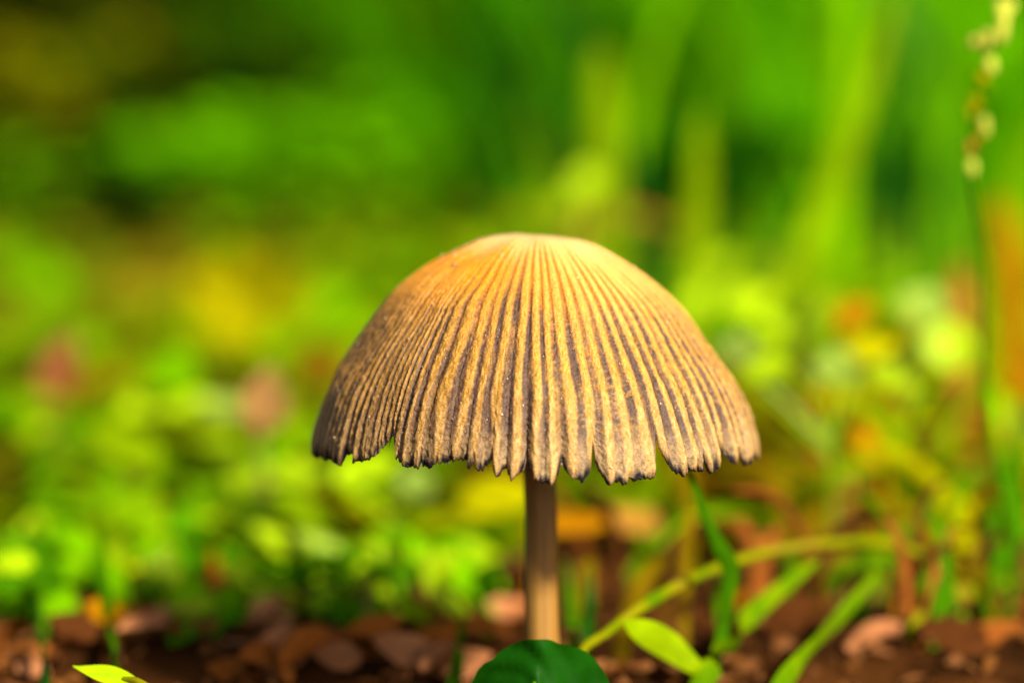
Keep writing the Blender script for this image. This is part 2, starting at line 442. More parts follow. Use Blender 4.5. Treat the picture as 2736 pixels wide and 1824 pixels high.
    a_.data.foreach_set('color', np.hstack([np.clip(colr, 0, 1), np.ones((len(colr), 1))]).astype('f').ravel())
    m, nt, N, L = nodes_of('mushroom_cap'); b = N['Principled BSDF']
    at_ = N.new('ShaderNodeAttribute'); at_.attribute_name = 'pigment'
    tc = N.new('ShaderNodeTexCoord'); no = N.new('ShaderNodeTexNoise'); no.inputs['Scale'].default_value = 7500; no.inputs['Detail'].default_value = 4
    L.new(tc.outputs['Object'], no.inputs['Vector'])
    mr = N.new('ShaderNodeMapRange'); mr.inputs[1].default_value = .3; mr.inputs[2].default_value = .7; mr.inputs[3].default_value = .72; mr.inputs[4].default_value = 1.24
    L.new(no.outputs[0], mr.inputs[0])
    sc = N.new('ShaderNodeVectorMath'); sc.operation = 'SCALE'; L.new(at_.outputs['Color'], sc.inputs[0]); L.new(mr.outputs[0], sc.inputs['Scale'])
    L.new(sc.outputs[0], b.inputs['Base Color'])
    b.inputs['Roughness'].default_value = .45; b.inputs['Specular IOR Level'].default_value = .22
    b.inputs['Sheen Weight'].default_value = .0; b.inputs['Sheen Tint'].default_value = (1, .85, .6, 1)
    b.inputs['Subsurface Weight'].default_value = .08; b.inputs['Subsurface Radius'].default_value = (1, .7, .3); b.inputs['Subsurface Scale'].default_value = .0004
    bp = N.new('ShaderNodeBump'); bp.inputs['Strength'].default_value = .8; bp.inputs['Distance'].default_value = .00010
    L.new(no.outputs[0], bp.inputs['Height']); L.new(bp.outputs[0], b.inputs['Normal'])
    me.materials.append(m)
    o = bpy.data.objects.new('cap', me); col.objects.link(o); o.parent = mush
    # mica-like grains clinging to the skin
    mb = MB(); idx = []
    for q in range(1100):
        a = int(NR.rand()*NT); s = int(NS*(.10+.86*NR.rand()**.8))
        p = outer[s, a]; n = p*np.array([1, 1, 0]); n = n/max(np.linalg.norm(n), 1e-6); n[2] = .5
        r = R.uniform(.000025, .00006) if R.random() < .95 else R.uniform(.00007, .00013)
        p = p+n*r*.3; b0 = len(mb.v)
        ang = R.random()*6
        for dx, dy, dzz in ((1, 0, 0), (-.5, .87, 0), (-.5, -.87, 0), (0, 0, 1), (0, 0, -1)):
            ca, sa = math.cos(ang), math.sin(ang)
            mb.v.append((p[0]+r*(dx*ca-dy*sa), p[1]+r*(dx*sa+dy*ca), p[2]+r*dzz*R.uniform(.6, 1.4)))
        for t in ((0, 1, 3), (1, 2, 3), (2, 0, 3), (1, 0, 4), (2, 1, 4), (0, 2, 4)): mb.f.append(tuple(b0+x for x in t))
    mg, nt, N, L = nodes_of('pale_grain'); b = N['Principled BSDF']
    b.inputs['Base Color'].default_value = (.62, .46, .26, 1); b.inputs['Roughness'].default_value = .3
    g = mb.build('grains', mg); g.parent = o; g['kind'] = 'stuff'
    return o, outer
cap, cap_outer = make_cap()

def make_gills():
    mb = MB()
    for k in range(84):
        t = 2*math.pi*k/84
        rows = []
        for i in range(12):
            s = SMAX*(.16+.70*i/11); r, z = RZ(s); r = float(r)*.975-.0003; z = ZT-float(z)-.0003
            d = .0022*math.sin(math.pi*min(1, .15+i/12))
            rows.append([(r*math.sin(t), -r*math.cos(t), z-mush.location.z), ((r-d)*math.sin(t), -(r-d)*math.cos(t), z-d*.9-mush.location.z)])
        mb.grid(rows)
    m = leaf_mat('gill_flesh', (.10, .06, .045), .2, rough=.8)
    o = mb.build('gills', m); o.parent = mush
make_gills()

def make_stem():
    n, sd = 60, 40; verts = []; mb = MB(); rows = []
    top = Vector((-.0002, 0, ZT-mush.location.z-.0012)); bot = Vector((.0003, 0, -.0015))
    rs = NR.rand(sd)
    for i in range(n):
        u = i/(n-1); c = bot.lerp(top, u) + Vector((.00020*math.sin(u*5)+.00006*math.sin(u*17), 0, 0))
        r = .00122-.00014*u + .0005*max(0, 1-u/.08)**2 + (.0006*max(0, (u-.9)/.1)**2)
        rows.append([(c.x+r*(1+.05*rs[j]+.012*math.sin(u*70+j*2.1))*math.cos(2*math.pi*j/sd), c.y+r*(1+.05*rs[j])*math.sin(2*math.pi*j/sd), c.z) for j in range(sd)])
    mb.grid(rows, closed=True)
    m, nt, N, L = nodes_of('mushroom_stem'); b = N['Principled BSDF']
    tc = N.new('ShaderNodeTexCoord'); mp = N.new('ShaderNodeMapping'); mp.inputs['Scale'].default_value = (2600, 2600, 130)
    L.new(tc.outputs['Object'], mp.inputs[0]); no = N.new('ShaderNodeTexNoise'); no.inputs['Scale'].default_value = 1; no.inputs['Detail'].default_value = 4
    L.new(mp.outputs[0], no.inputs['Vector']); cr = N.new('ShaderNodeValToRGB'); e = cr.color_ramp.elements
    e[0].position = .3; e[0].color = (.22, .10, .010, 1); e[1].position = .7; e[1].color = (.33, .175, .034, 1)
    L.new(no.outputs[0], cr.inputs[0]); L.new(cr.outputs[0], b.inputs['Base Color'])
    b.inputs['Roughness'].default_value = .5
    b.inputs['Subsurface Weight'].default_value = .4; b.inputs['Subsurface Radius'].default_value = (1, .6, .2); b.inputs['Subsurface Scale'].default_value = .0006
    bp = N.new('ShaderNodeBump'); bp.inputs['Strength'].default_value = .4; bp.inputs['Distance'].default_value = .0001
    L.new(no.outputs[0], bp.inputs['Height']); L.new(bp.outputs[0], b.inputs['Normal'])
    o = mb.build('stem', m); o.parent = mush
make_stem()

# crumb of debris lying on the cap's upper left
th_c, s_c = hit_cap(1220, 719)
ri, zi = RZ(s_c); c0 = Vector((AXX+ri*squash(th_c)*math.sin(th_c), AX_D-ri*squash(th_c)*math.cos(th_c), ZT-zi+.00006))
mb = MB()
for (dx, dy, dz, sz) in ((0, 0, 0, .00024), (.0003, .0, -.0001, .00016), (-.0002, 0, .00018, .00015), (.0001, -.0001, .00014, .00012)):
    rows = []
    for i in range(6):
        a = math.pi*i/5
        rows.append([(c0.x+dx+sz*math.sin(a)*math.cos(b)*R.uniform(.7, 1.3), c0.y+dy+sz*math.sin(a)*math.sin(b)*R.uniform(.7, 1.2), c0.z+dz+sz*math.cos(a)*R.uniform(.7, 1.1)) for b in [k*math.pi/4 for k in range(8)]])
    mb.grid(rows, closed=True)
tag(mb.build('debris_crumb', leaf_mat('grey_brown_crumb', (.22, .13, .08), 0, rough=.9, scale=4000), origin=c0), 'tiny grey-brown crumb stuck on the shoulder of the mushroom cap', 'crumb')

# ------------------------------------------------------------------ near plants
def single_blade(name, label, cat, pts, width, mat, group=None, yaw=0, fold=.25, prof=None, n=22):
    """pts: (xd, yd, D) list starting at the ground"""
    w = [PG(*p, .0008 if q_ == 0 else .0026) for q_, p in enumerate(pts)]
    base = Vector((w[0].x, w[0].y, hgt(w[0].x, w[0].y)))
    if w[0].z > base.z+.0005: w = [base-Vector((0, 0, .0008))]+w
    mb = MB(); add_ribbon(mb, w, width, yaw=yaw, fold=fold, prof=prof, n=n)
    return tag(mb.build(name, mat, origin=Vector((w[0].x, w[0].y, base.z))), label, cat, group)
def single_stalk(name, label, cat, pts, radii, mat, group=None, n=30):
    w = [PG(*p, .0008 if q_ == 0 else .0026) for q_, p in enumerate(pts)]
    base = Vector((w[0].x, w[0].y, hgt(w[0].x, w[0].y)))
    if w[0].z > base.z+.0005: w = [base-Vector((0, 0, .0008))]+w
    mb = MB(); add_tube(mb, w, radii, n=n)
    return tag(mb.build(name, mat, origin=Vector((w[0].x, w[0].y, base.z))), label, cat, group)

# round scalloped leaf in front of the stem's foot
D = .1965
lc = P(1242, 1568, D)
rt = empty('round_leaf_plant', Vector((lc.x, D+.004, hgt(lc.x, D))))
tag(rt, 'dark green round leaf with scalloped edge covering the foot of the mushroom stem', 'leaf')
mb = MB(); rows = []
out_px = [(1075,1600),(1083,1568),(1097,1538),(1112,1521),(1132,1510),(1148,1494),(1168,1481),(1188,1469),(1206,1460),(1222,1458),(1238,1457.5),(1254,1459),(1268,1463),(1283,1471),(1302,1474),(1324,1482),(1346,1494),(1362,1509),(1374,1525),(1386,1541),(1396,1556),(1402,1575),(1404,1600)]
top = [P(x, y, D) for x, y in out_px]; mid = P(1228, 1640, D-.003)
nrow = 14
for i in range(nrow):
    u = i/(nrow-1); row = []
    for q, p in enumerate(top):
        v = mid.lerp(p, u)
        ax = (p.x-lc.x)
        v.y += -.0016*(u*u) + .0022*abs(ax)/.005*u + .00025*math.sin(u*14+q*1.1)*u   # folded along the midrib, leaning to the viewer
        row.append(v)
    rows.append(row)
mb.grid(rows); mb.build('leaf_blade', M['deep'], rt)
mb = MB(); add_tube(mb, [rt.location-Vector((0, 0, .001)), mid+Vector((0, .0006, 0)), top[10].lerp(mid, .15)+Vector((0, .0004, 0))], [.0005, .0004, .00015], n=12)
mb.build('leaf_stalk', M['stalk'], rt)

# small spoon leaf at bottom left, in focus
a = P(168, 1531, .196); b = P(322, 1568, .1935)
g0 = ground_pt(360, .193)
rt = empty('spoon_leaf_sprout', g0); tag(rt, 'small lime spoon-shaped leaf lying low over reddish litter, crisp edges', 'leaf')
mb = MB(); add_leaf(mb, b, a, mm(38, .196)*1.5, Vector((.05, -.6, 1)), lance, fold=.12, curl=-.02, n=16, m=9); mb.build('leaf_blade', M['lime'], rt)
mb = MB(); add_tube(mb, [g0-Vector((0, 0, .001)), g0.lerp(b, .6)+Vector((.0005, 0, .001)), b, b.lerp(a, .25)], [.00035, .0003, .0003, .0002]); mb.build('leaf_stalk', M['ystalk'], rt)

# arching stalk and companions on the right
single_stalk('arching_stalk', 'long yellow-green stalk arching from the round leaf across the brown litter', 'stalk',
    [(1335,1500,.206), (1390,1455,.208), (1460,1402,.211), (1570,1337,.216), (1700,1285,.221), (1830,1256,.226), (1960,1246,.228), (2060,1254,.229), (2130,1280,.231), (2175,1305,.232)],
    [.00026, .00033, .00036, .00038, .00052, .00042, .00044, .00046, .00045, .00060, .00042, .00032, .0002], M['arch'], n=64)
single_blade('side_shoot', 'pale green shoot rising from the top of the arching stalk', 'shoot',
    [(2020,1270,.244), (2070,1235,.247), (2140,1175,.252), (2210,1105,.258), (2260,1050,.262)], .0022, M['blade'])
single_blade('jointed_grass', 'green grass stem bent at a joint where it crosses the arching stalk', 'grass blade',
    [(1620,1590,.2135), (1652,1490,.2135), (1668,1390,.213), (1680,1312,.213), (1652,1255,.2125), (1618,1180,.212), (1592,1110,.212), (1570,1060,.212)], .00125, M['mid'],
    prof=lambda u: (.75+.35*math.exp(-((u-.55)/.10)**2))*(1 if u < .6 else max(.25, 1-(u-.6)*1.7)))
single_blade('broad_grass_blade', 'broad green blade leaning right behind the jointed grass stem', 'grass blade',
    [(1600,1590,.2125), (1640,1525,.2155), (1710,1430,.2185), (1780,1365,.222), (1850,1310,.225), (1890,1280,.227)], .0018, M['blade'], yaw=.3)
single_blade('leaning_grass_blade', 'long green blade slanting up to the crown of the arching stalk', 'grass blade',
    [(1790,1585,.2135), (1850,1510,.218), (1920,1430,.222), (1990,1350,.226), (2070,1265,.230)], .0018, M['blade'], yaw=-.2)
single_stalk('small_arching_stalk', 'short olive stalk curving over low beside the tall flower spike', 'stalk',
    [(2080,1480,.230), (2100,1430,.233), (2145,1390,.236), (2215,1362,.239), (2280,1345,.241), (2350,1330,.243)], [.0004, .0005, .0005, .0008, .0009, .0006, .0003], M['arch'])
single_blade('lance_leaf', 'bright lime lance-shaped leaf angled down beside the jointed grass stem', 'leaf',
    [(1625,1560,.2105), (1600,1535,.2095), (1545,1490,.208), (1490,1455,.2065), (1432,1425,.205)], .0023, M['lime'], fold=.1,
    prof=lambda u: max(.06, math.sin(math.pi*min(1, max(0, u-.08)/.92)**1.9)**.75))
single_blade('thin_upright_blade', 'thin upright green blade standing over the orange leaf behind the spoon leaf', 'grass blade',
    [(262,1590,.222), (257,1500,.223), (249,1420,.224), (240,1340,.225), (232,1270,.226), (236,1180,.228)], .0012, M['mid'])
single_blade('dark_short_blade', 'dark green blade under the lime leaf of the seedling beside the spoon leaf', 'grass blade',
    [(100,1590,.222), (95,1500,.223), (88,1430,.224), (84,1370,.226)], .0011, M['deep'])
for k, (x0, x1, y1, D0, mt) in enumerate([(1340, 1352, 1300, .222, 'deep'), (1318, 1300, 1280, .232, 'mid'), (1045, 1060, 1400, .226, 'mid')]):
    single_blade('short_grass_blade', ['thin dark blade rising just right of the mushroom stem', 'short green blade close behind the mushroom stem', 'short green blade between stem and lime seedlings'][k], 'grass blade',
        [(x0, 1560, D0), ((x0+x1)/2+6, (1560+y1)/2, D0), (x1, y1, D0+.003)], .0011, M[mt])

# flower spike at the right
def spike():
    D = .236
    base = ground_pt(2300, D); pts = [(2300,1480,D), (2330,1280,D), (2290,1080,D), (2262,900,D), (2262,700,D), (2258,560,D), (2236,420,D), (2236,330,D), (2252,230,D), (2272,130,D), (2298,40,D), (2305,-30,D)]
    rt = empty('flower_spike', base); tag(rt, 'tall thin grass stalk with a zigzag of small cream-yellow florets', 'flower spike')
    mb = MB(); add_tube(mb, [base-Vector((0, 0, .001))]+[P(*p) for p in pts], [.0004, .0004, .0004, .00035, .0003, .0003, .0003, .00025, .0002, .0002], n=50); mb.build('stalk', M['mid'], rt)
    fl = [(2302,30,24,52,'cream',.2),(2300,75,24,40,'cream',-.1),(2262,92,40,26,'cream',1.3),(2238,98,22,22,'cream',1.0),(2275,150,22,30,'cream',.1),(2255,182,22,26,'yellow',.6),(2240,235,24,26,'yellow',.0),(2228,258,16,22,'ystalk',.4),(2262,290,18,36,'cream',.1),(2248,316,16,24,'ystalk',-.4),(2228,340,16,24,'brown',0),(2232,385,20,30,'cream',.1),(2318,18,20,30,'cream',-.5)]
    for (x, y, w, h, mt, rot) in fl:
        c = P(x, y, D-.0006); a = mm(w, D)*.56; b = mm(h, D)*.66; mb = MB(); rows = []
        for i in range(9):
            u = math.pi*i/8
            rr = math.sin(u)**.8 if i not in (0, 8) else .03
            row = []
            for j in range(10):
                t = 2*math.pi*j/10; lob = 1+.25*math.cos(3*t+u)
                lx = a*rr*math.cos(t)*lob; lz = -b*math.cos(u); ly = a*rr*math.sin(t)*lob
                row.append(c+Vector((lx*math.cos(rot)-lz*math.sin(rot), ly, lx*math.sin(rot)+lz*math.cos(rot))))
            rows.append(row)
        mb.grid(rows, closed=True); mb.build('floret', M[mt], rt)
spike()

# ------------------------------------------------------------------ seedlings: each a stem with its own leaves
def weed(name, label, xd, D, leaves, cat='seedling', group=None, stem='stalk'):
    """leaves: (xd, yd, length px, width px, angle deg, material, tilt towards viewer)"""
    base = ground_pt(xd, D); rt = empty(name, base); tag(rt, label, cat, group)
    zs = []
    for q, (lx, ly, ln, wd, ang, mt, tilt) in enumerate(leaves):
        dd = D+R.uniform(-.006, .006)
        c = PG(lx, ly, dd, .002); L_ = mm(ln, dd); an = math.radians(ang)
        axis = Vector((math.cos(an), R.uniform(-.35, .35), math.sin(an))).normalized()
        b0 = c-axis*L_*.5; t0 = c+axis*L_*.5
        for v in (b0, t0): v.z = max(v.z, .0012)
        nrm = Vector((R.uniform(-.2, .2), -tilt, 1-abs(tilt)*.6+.15))
        mb = MB(); add_leaf(mb, b0, t0, mm(wd, dd), nrm, R.choice([ovate, lance, ovate]), fold=.15, curl=R.uniform(-.02, .14), seed=q)
        sp_ = base.lerp(Vector((base.x, base.y, max(b0.z*.8, .002))), .8)
        add_tube(mb, [sp_, sp_.lerp(b0, .6)+Vector((0, 0, .0006)), b0, b0.lerp(t0, .12)], [.00028, .00025, .0002, .0001], n=8, sides=5)
        mb.build('leaf', M[mt], rt); zs.append(b0.z)
    top = max(max(zs)*.85, .003)
    mb = MB(); add_tube(mb, [base-Vector((0, 0, .001)), base+Vector((.0006, 0, top*.5)), base+Vector((0, 0, top))], [.0005, .0004, .0002], n=8, sides=6)
    mb.build('stem', M[stem], rt)
    return rt

weed('seedling', 'broad lime leafy seedling standing just behind the spoon leaf', 70, .245, [(55,1330,140,110,120,'lime',.5),(20,1390,110,80,60,'green',.5),(110,1400,90,60,-40,'green',.4)])
weed('seedling', 'seedling with one long slanting lime leaf pointing at the mushroom stem', 880, .249, [(745,1258,190,62,-28,'lime',.75),(625,1330,150,100,170,'green',.55),(700,1345,110,80,-8,'green',.4),(880,1345,120,40,-40,'olive',.4),(950,1415,120,46,-48,'olive',.4)])
weed('seedling', 'seedling of lime leaves close to the left side of the mushroom stem', 1010, .245, [(1005,1335,110,90,-60,'lime',.6),(1040,1390,100,70,-30,'lime',.5),(965,1400,80,60,200,'ylw',.4)])
weed('seedling', 'pale tan dried seedling between two lime seedlings', 830, .243, [(828,1405,130,56,-60,'tan',.5),(862,1450,80,40,-70,'pinkish',.4)], stem='tan')
weed('seedling', 'green low seedling behind the orange dead leaf', 300, .262, [(385,1280,150,100,-20,'green',.55),(205,1240,110,120,80,'green',.5),(330,1330,110,70,-30,'ylw',.4),(280,1270,90,60,60,'olive',.4)])
weed('seedling', 'wide bright seedling cluster under the left edge of the cap', 560, .278, [(500,1080,170,140,30,'lime',.55),(590,1120,170,110,-20,'lime',.55),(450,1175,150,120,10,'lime',.5),(560,1190,130,100,-40,'lime',.5),(680,1085,130,90,10,'lime',.5),(620,1050,120,90,60,'green',.5)])
weed('seedling', 'bright seedling right below the long split in the cap rim', 890, .264, [(840,1080,150,110,20,'lime',.55),(930,1050,130,100,70,'lime',.5),(955,1110,85,90,80,'pale',.6),(780,1150,130,90,-20,'ylw',.5),(850,1190,120,90,-30,'lime',.5),(900,1230,110,80,0,'green',.4)])
weed('seedling', 'green seedling low at the edge of the litter left of the lime cluster', 60, .282, [(55,1145,170,90,-5,'lime',.5),(150,1100,120,80,20,'mid',.4),(10,1190,100,60,10,'olive',.4)])
weed('seedling', 'seedling with mid green leaves behind the lime cluster', 180, .318, [(120,1010,150,100,-20,'lime',.5),(220,960,140,110,60,'green',.5),(300,1020,140,100,10,'green',.5),(60,960,120,80,40,'green',.4)])
weed('seedling', 'seedling with a pale glossy leaf beside the dusty pink petal', 430, .30, [(530,935,150,70,-10,'pale',.6),(440,930,150,90,10,'lime',.5),(400,850,110,130,80,'green',.4),(330,930,120,90,20,'lime',.5),(480,1000,150,90,-10,'lime',.5)])
weed('seedling', 'green seedling behind the upper left slope of the cap', 800, .40, [(690,745,110,90,60,'pale',.4),(760,700,130,110,30,'green',.5),(650,770,130,100,-20,'lime',.5),(720,830,150,100,10,'lime',.5),(780,880,160,120,70,'lime',.5),(700,960,140,110,10,'lime',.5)])
weed('seedling', 'sparse olive seedling at the dark edge of the undergrowth', 180, .46, [(160,690,130,130,60,'olive',.5),(100,640,120,100,120,'green',.5),(40,600,90,170,90,'green',.5),(240,740,120,80,0,'olive',.4)])

for k in range(30):
    x = R.uniform(-60, 1180); D0 = R.uniform(.228, .262); gy = 912+FP*math.tan(math.atan(.045/D0)-PITCH); gy /= PX
    lv = [(x+R.uniform(-70, 70), gy-R.uniform(25, 130), R.uniform(80, 130), R.uniform(50, 85), R.uniform(-60, 200), R.choice(['lime', 'green', 'mid', 'mid']), R.uniform(.4, .7)) for q in range(R.choice([3, 4, 5]))]
    weed('seedling', 'small green seedling in the row where the brown litter meets the greenery', x, D0, lv, group='small seedlings along the edge of the litter')
# right-hand low plants
weed('seedling', 'seedling with pale glossy leaves right of the cap among orange grass', 1900, .262, [(1925,840,90,120,80,'pale',.7),(1700,800,80,100,80,'pale',.6),(1760,850,140,90,20,'lime',.5),(1840,780,140,100,60,'lime',.5),(2000,800,150,90,20,'ylw',.5),(2050,870,140,90,-20,'lime',.5)])
weed('seedling', 'seedling with yellow and pale green leaves near the foot of the slanting long blade', 2080, .285, [(1965,725,110,90,40,'orange',.5),(2130,700,110,130,60,'pale',.6),(2050,760,140,90,10,'ylw',.5),(1900,700,120,90,30,'lime',.5),(2180,790,130,120,80,'lime',.5)])
weed('seedling', 'small seedling seen just above the right shoulder of the cap', 1330, .34, [(1352,412,80,90,80,'lime',.6),(1235,480,70,90,80,'lime',.4),(1300,470,110,90,40,'lime',.5),(1420,520,110,80,20,'lime',.5)])
weed('seedling', 'lime seedling behind the right slope of the cap', 1650, .32, [(1640,620,140,100,50,'lime',.5),(1720,690,150,110,20,'lime',.5),(1600,700,120,80,70,'lime',.5),(1790,760,140,90,-20,'lime',.5)])
weed('seedling', 'blue-green leaf tuft by the tall flower spike', 2330, .29, [(2330,990,110,110,80,'pale',.4),(2300,940,110,70,120,'green',.4),(2345,1060,100,70,60,'mid',.4)])

# ------------------------------------------------------------------ longer grass blades behind, each its own thing
bl = [
 ('long yellow-green blade slanting right, tallest behind the cap', [(1770,790,.33),(1820,660,.33),(1880,500,.335),(1960,300,.34),(2030,90,.345),(2060,-60,.35)], .0036, 'olive'),
 ('wide yellow-green blade rising straight behind the top of the cap', [(1400,640,.36),(1392,480,.36),(1385,300,.36),(1375,140,.365),(1370,90,.37)], .0050, 'olive'),
 ('pointed green blade right of the straight wide blade', [(1600,640,.33),(1605,520,.33),(1610,400,.33),(1612,310,.33),(1616,250,.335)], .0034, 'olive'),
 ('tall green blade beside the flower spike', [(2180,800,.40),(2170,550,.40),(2160,300,.41),(2150,50,.42),(2140,-60,.42)], .003, 'mid'),
 ('brown-tipped arching blade just above the right shoulder of the cap', [(1320,560,.36),(1380,505,.36),(1450,490,.36),(1510,505,.36),(1580,545,.36)], .0016, 'brown'),
 ('reddish dry blade standing behind the flower spike', [(2335,880,.31),(2330,750,.31),(2320,600,.31),(2300,500,.315),(2285,440,.32)], .0034, 'orange'),
 ('short reddish dry blade leaning against the flower spike', [(2215,720,.30),(2205,660,.30),(2195,590,.30)], .0024, 'brown'),
 ('green blade crossing low from the cap rim to the flower spike', [(2380,1190,.30),(2300,1080,.30),(2220,1010,.305),(2130,945,.31),(2050,890,.315)], .0030, 'olive'),
 ('deep green blade rising in the gap right of the cap', [(1830,800,.36),(1815,700,.36),(1800,600,.365),(1790,520,.37)], .0045, 'deep'),
 ('green upright blade behind the flower spike foot', [(2340,1330,.27),(2335,1200,.27),(2330,1100,.272),(2340,980,.275)], .0032, 'mid'),
]
for k, (lb, pts, w, mt) in enumerate(bl):
    single_blade('tall_grass_blade', lb, 'grass blade', pts, w, M[mt], 'longer grass blades behind the mushroom', yaw=R.uniform(-.3, .3))

for k in range(30):                            # thinner blades among them
    x = R.uniform(950, 2420); D0 = R.uniform(.36, .60); g = ground_pt(x, D0); h = R.uniform(.035, .075); le = R.uniform(-.35, .45)*h
    mt, w_ = R.choice([('mid', 'mid green'), ('deep', 'deep green'), ('green', 'bright green'), ('olive', 'yellow-green'), ('mid', 'mid green'), ('deep', 'deep green')])
    mb = MB(); add_ribbon(mb, [g-Vector((0, 0, .002)), g+Vector((le*.15, 0, h*.4)), g+Vector((le*.5, 0, h*.75)), g+Vector((le, R.uniform(-.01, .01), h))], R.uniform(.0016, .0032), yaw=R.uniform(-.5, .5), n=10)
    tag(mb.build('thin_grass_blade', M[mt], origin=g), 'thin '+w_+' grass blade in front of the meadow grass', 'grass blade', 'thin grass blades before the meadow')
# dry tan and orange grass, middle right
for k in range(64):
    x = R.uniform(1320, 2400); D0 = R.uniform(.248, .35)
    g = ground_pt(x, D0); h = R.uniform(.005, .016); lean_ = R.uniform(-.009, .009)
    mb = MB(); add_ribbon(mb, [g-Vector((0, 0, .001)), g+Vector((lean_*.4, 0, h*.6)), g+Vector((lean_, R.uniform(-.004, .004), h)), g+Vector((lean_*1.8, 0, h*1.1))], R.uniform(.0010, .0026), yaw=R.uniform(-.6, .6), n=9)
    mt, w_ = R.choice([('orange', 'orange-brown'), ('brown', 'reddish brown'), ('straw', 'dull ochre'), ('straw', 'dull ochre'), ('ylw', 'yellowed'), ('olive', 'olive green'), ('olive', 'olive green'), ('tan', 'straw-coloured')])
    tag(mb.build('dry_grass_blade', M[mt], origin=g), 'short '+w_+' grass blade in the tufts around the arching stalk', 'grass blade', 'dry grass blades around the arching stalk')
for k in range(34):
    x = R.uniform(1340, 2380); D0 = R.uniform(.222, .25)
    g = ground_pt(x, D0); h = R.uniform(.004, .011); lean_ = R.uniform(-.006, .006)
    mb = MB(); add_ribbon(mb, [g-Vector((0, 0, .001)), g+Vector((lean_*.4, 0, h*.6)), g+Vector((lean_, R.uniform(-.003, .003), h)), g+Vector((lean_*1.8, 0, h*1.05))], R.uniform(.0007, .0018), yaw=R.uniform(-.6, .6), n=9)
    mt, w_ = R.choice([('dkbrown', 'dark brown'), ('brown', 'reddish brown'), ('straw', 'dull ochre'), ('dkbrown', 'dark brown'), ('mid', 'dull green'), ('blade', 'mottled green')])
    tag(mb.build('grass_stub', M[mt], origin=g), w_+' broken grass stub on the dark soil under the arching stalk', 'grass stub', 'grass stubs under the arching stalk')
for (x, y, D0, ln, wd, an, mt, lb) in [
    (1875, 940, .272, 200, 80, 12, 'orange', 'orange dead leaf caught in the grass right of the cap rim'),
    (1990, 1015, .272, 120, 60, -50, 'orange', 'small orange leaf scrap hanging below the larger orange leaf'),
    (1310, 1200, .250, 210, 62, 2, 'orange', 'orange-yellow fallen leaf behind the mushroom stem'),
    (1150, 1140, .262, 200, 110, 10, 'ylw', 'yellow fallen leaf just left of the mushroom stem'),
    (1470, 1195, .262, 200, 70, -6, 'tan', 'tan fallen leaf right of the orange-yellow fallen leaf'),
    (250, 1435, .233, 165, 120, -8, 'orange', 'bright orange fallen leaf behind the thin upright blade'),
    (2085, 1380, .234, 190, 60, 78, 'orange', 'orange dead blade standing up between two green blades'),
    (2320, 1095, .29, 60, 60, 20, 'yellow', 'tiny yellow-orange bud on the blade by the flower spike'),
    (2290, 1450, .234, 150, 60, 15, 'brown', 'rusty brown leaf scrap at the foot of the flower spike'),
    (610, 915, .272, 155, 108, 80, 'petal', 'dusty pink oval petal standing among lime seedlings'),
    (140, 835, .295, 150, 96, 70, 'rose', 'rose-brown petal in olive growth at the edge of the undergrowth'),
    (1650, 1080, .30, 160, 60, 60, 'tan', 'tan dry leaf under the right edge of the cap'),
    (1960, 1150, .29, 160, 50, 80, 'pinkish', 'pinkish dry leaf standing behind the crown of the arching stalk')]:
    c = PG(x, y, D0, .002); L_ = mm(ln, D0); a = math.radians(an); g = Vector((c.x, c.y, hgt(c.x, c.y)))
    axis = Vector((math.cos(a), .15, math.sin(a))).normalized(); b0, t0 = c-axis*L_*.5, c+axis*L_*.5
    low = min(b0.z, t0.z)
    mb = MB(); add_leaf(mb, b0, t0, mm(wd, D0), Vector((0, -.8, .6)), ovate, fold=.2, curl=.06, n=12, seed=int(x))
    lo = b0 if b0.z < t0.z else t0
    add_tube(mb, [Vector((lo.x, lo.y+.001, hgt(lo.x, lo.y)-.0006)), Vector((lo.x+.0005, lo.y+.0005, (lo.z+g.z)*.5)), lo], [.0003, .00025, .0002], n=6, sides=5)
    o = mb.build('petal' if 'petal' in lb else ('flower_bud' if 'bud' in lb else 'fallen_leaf'), M[mt], origin=g)
    tag(o, lb, 'petal' if 'petal' in lb else ('bud' if 'bud' in lb else 'dead leaf'))

# yellow flower, left of the cap, far behind
def flower():
    D = .40; c = P(570, 690, D); g = ground_pt(570, D)
    rt = empty('yellow_flower', g); tag(rt, 'small yellow flower on a short stalk left of the cap', 'flower')
    mb = MB(); add_tube(mb, [g-Vector((0, 0, .001)), g.lerp(c, .5)+Vector((.001, 0, 0)), c+Vector((0, .001, 0))], [.0008, .0007, .0006], n=8); mb.build('stalk', M['stalk'], rt)
    for k in range(7):
        a = 2*math.pi*k/7; d = Vector((math.cos(a), -.35, math.sin(a)*.85))
        mb = MB(); add_leaf(mb, c+d*.001, c+d*.0095, .007, Vector((0, -1, .4)), ovate, fold=.1, curl=.05, seed=k); mb.build('petal', M['yellow'], rt)
flower()

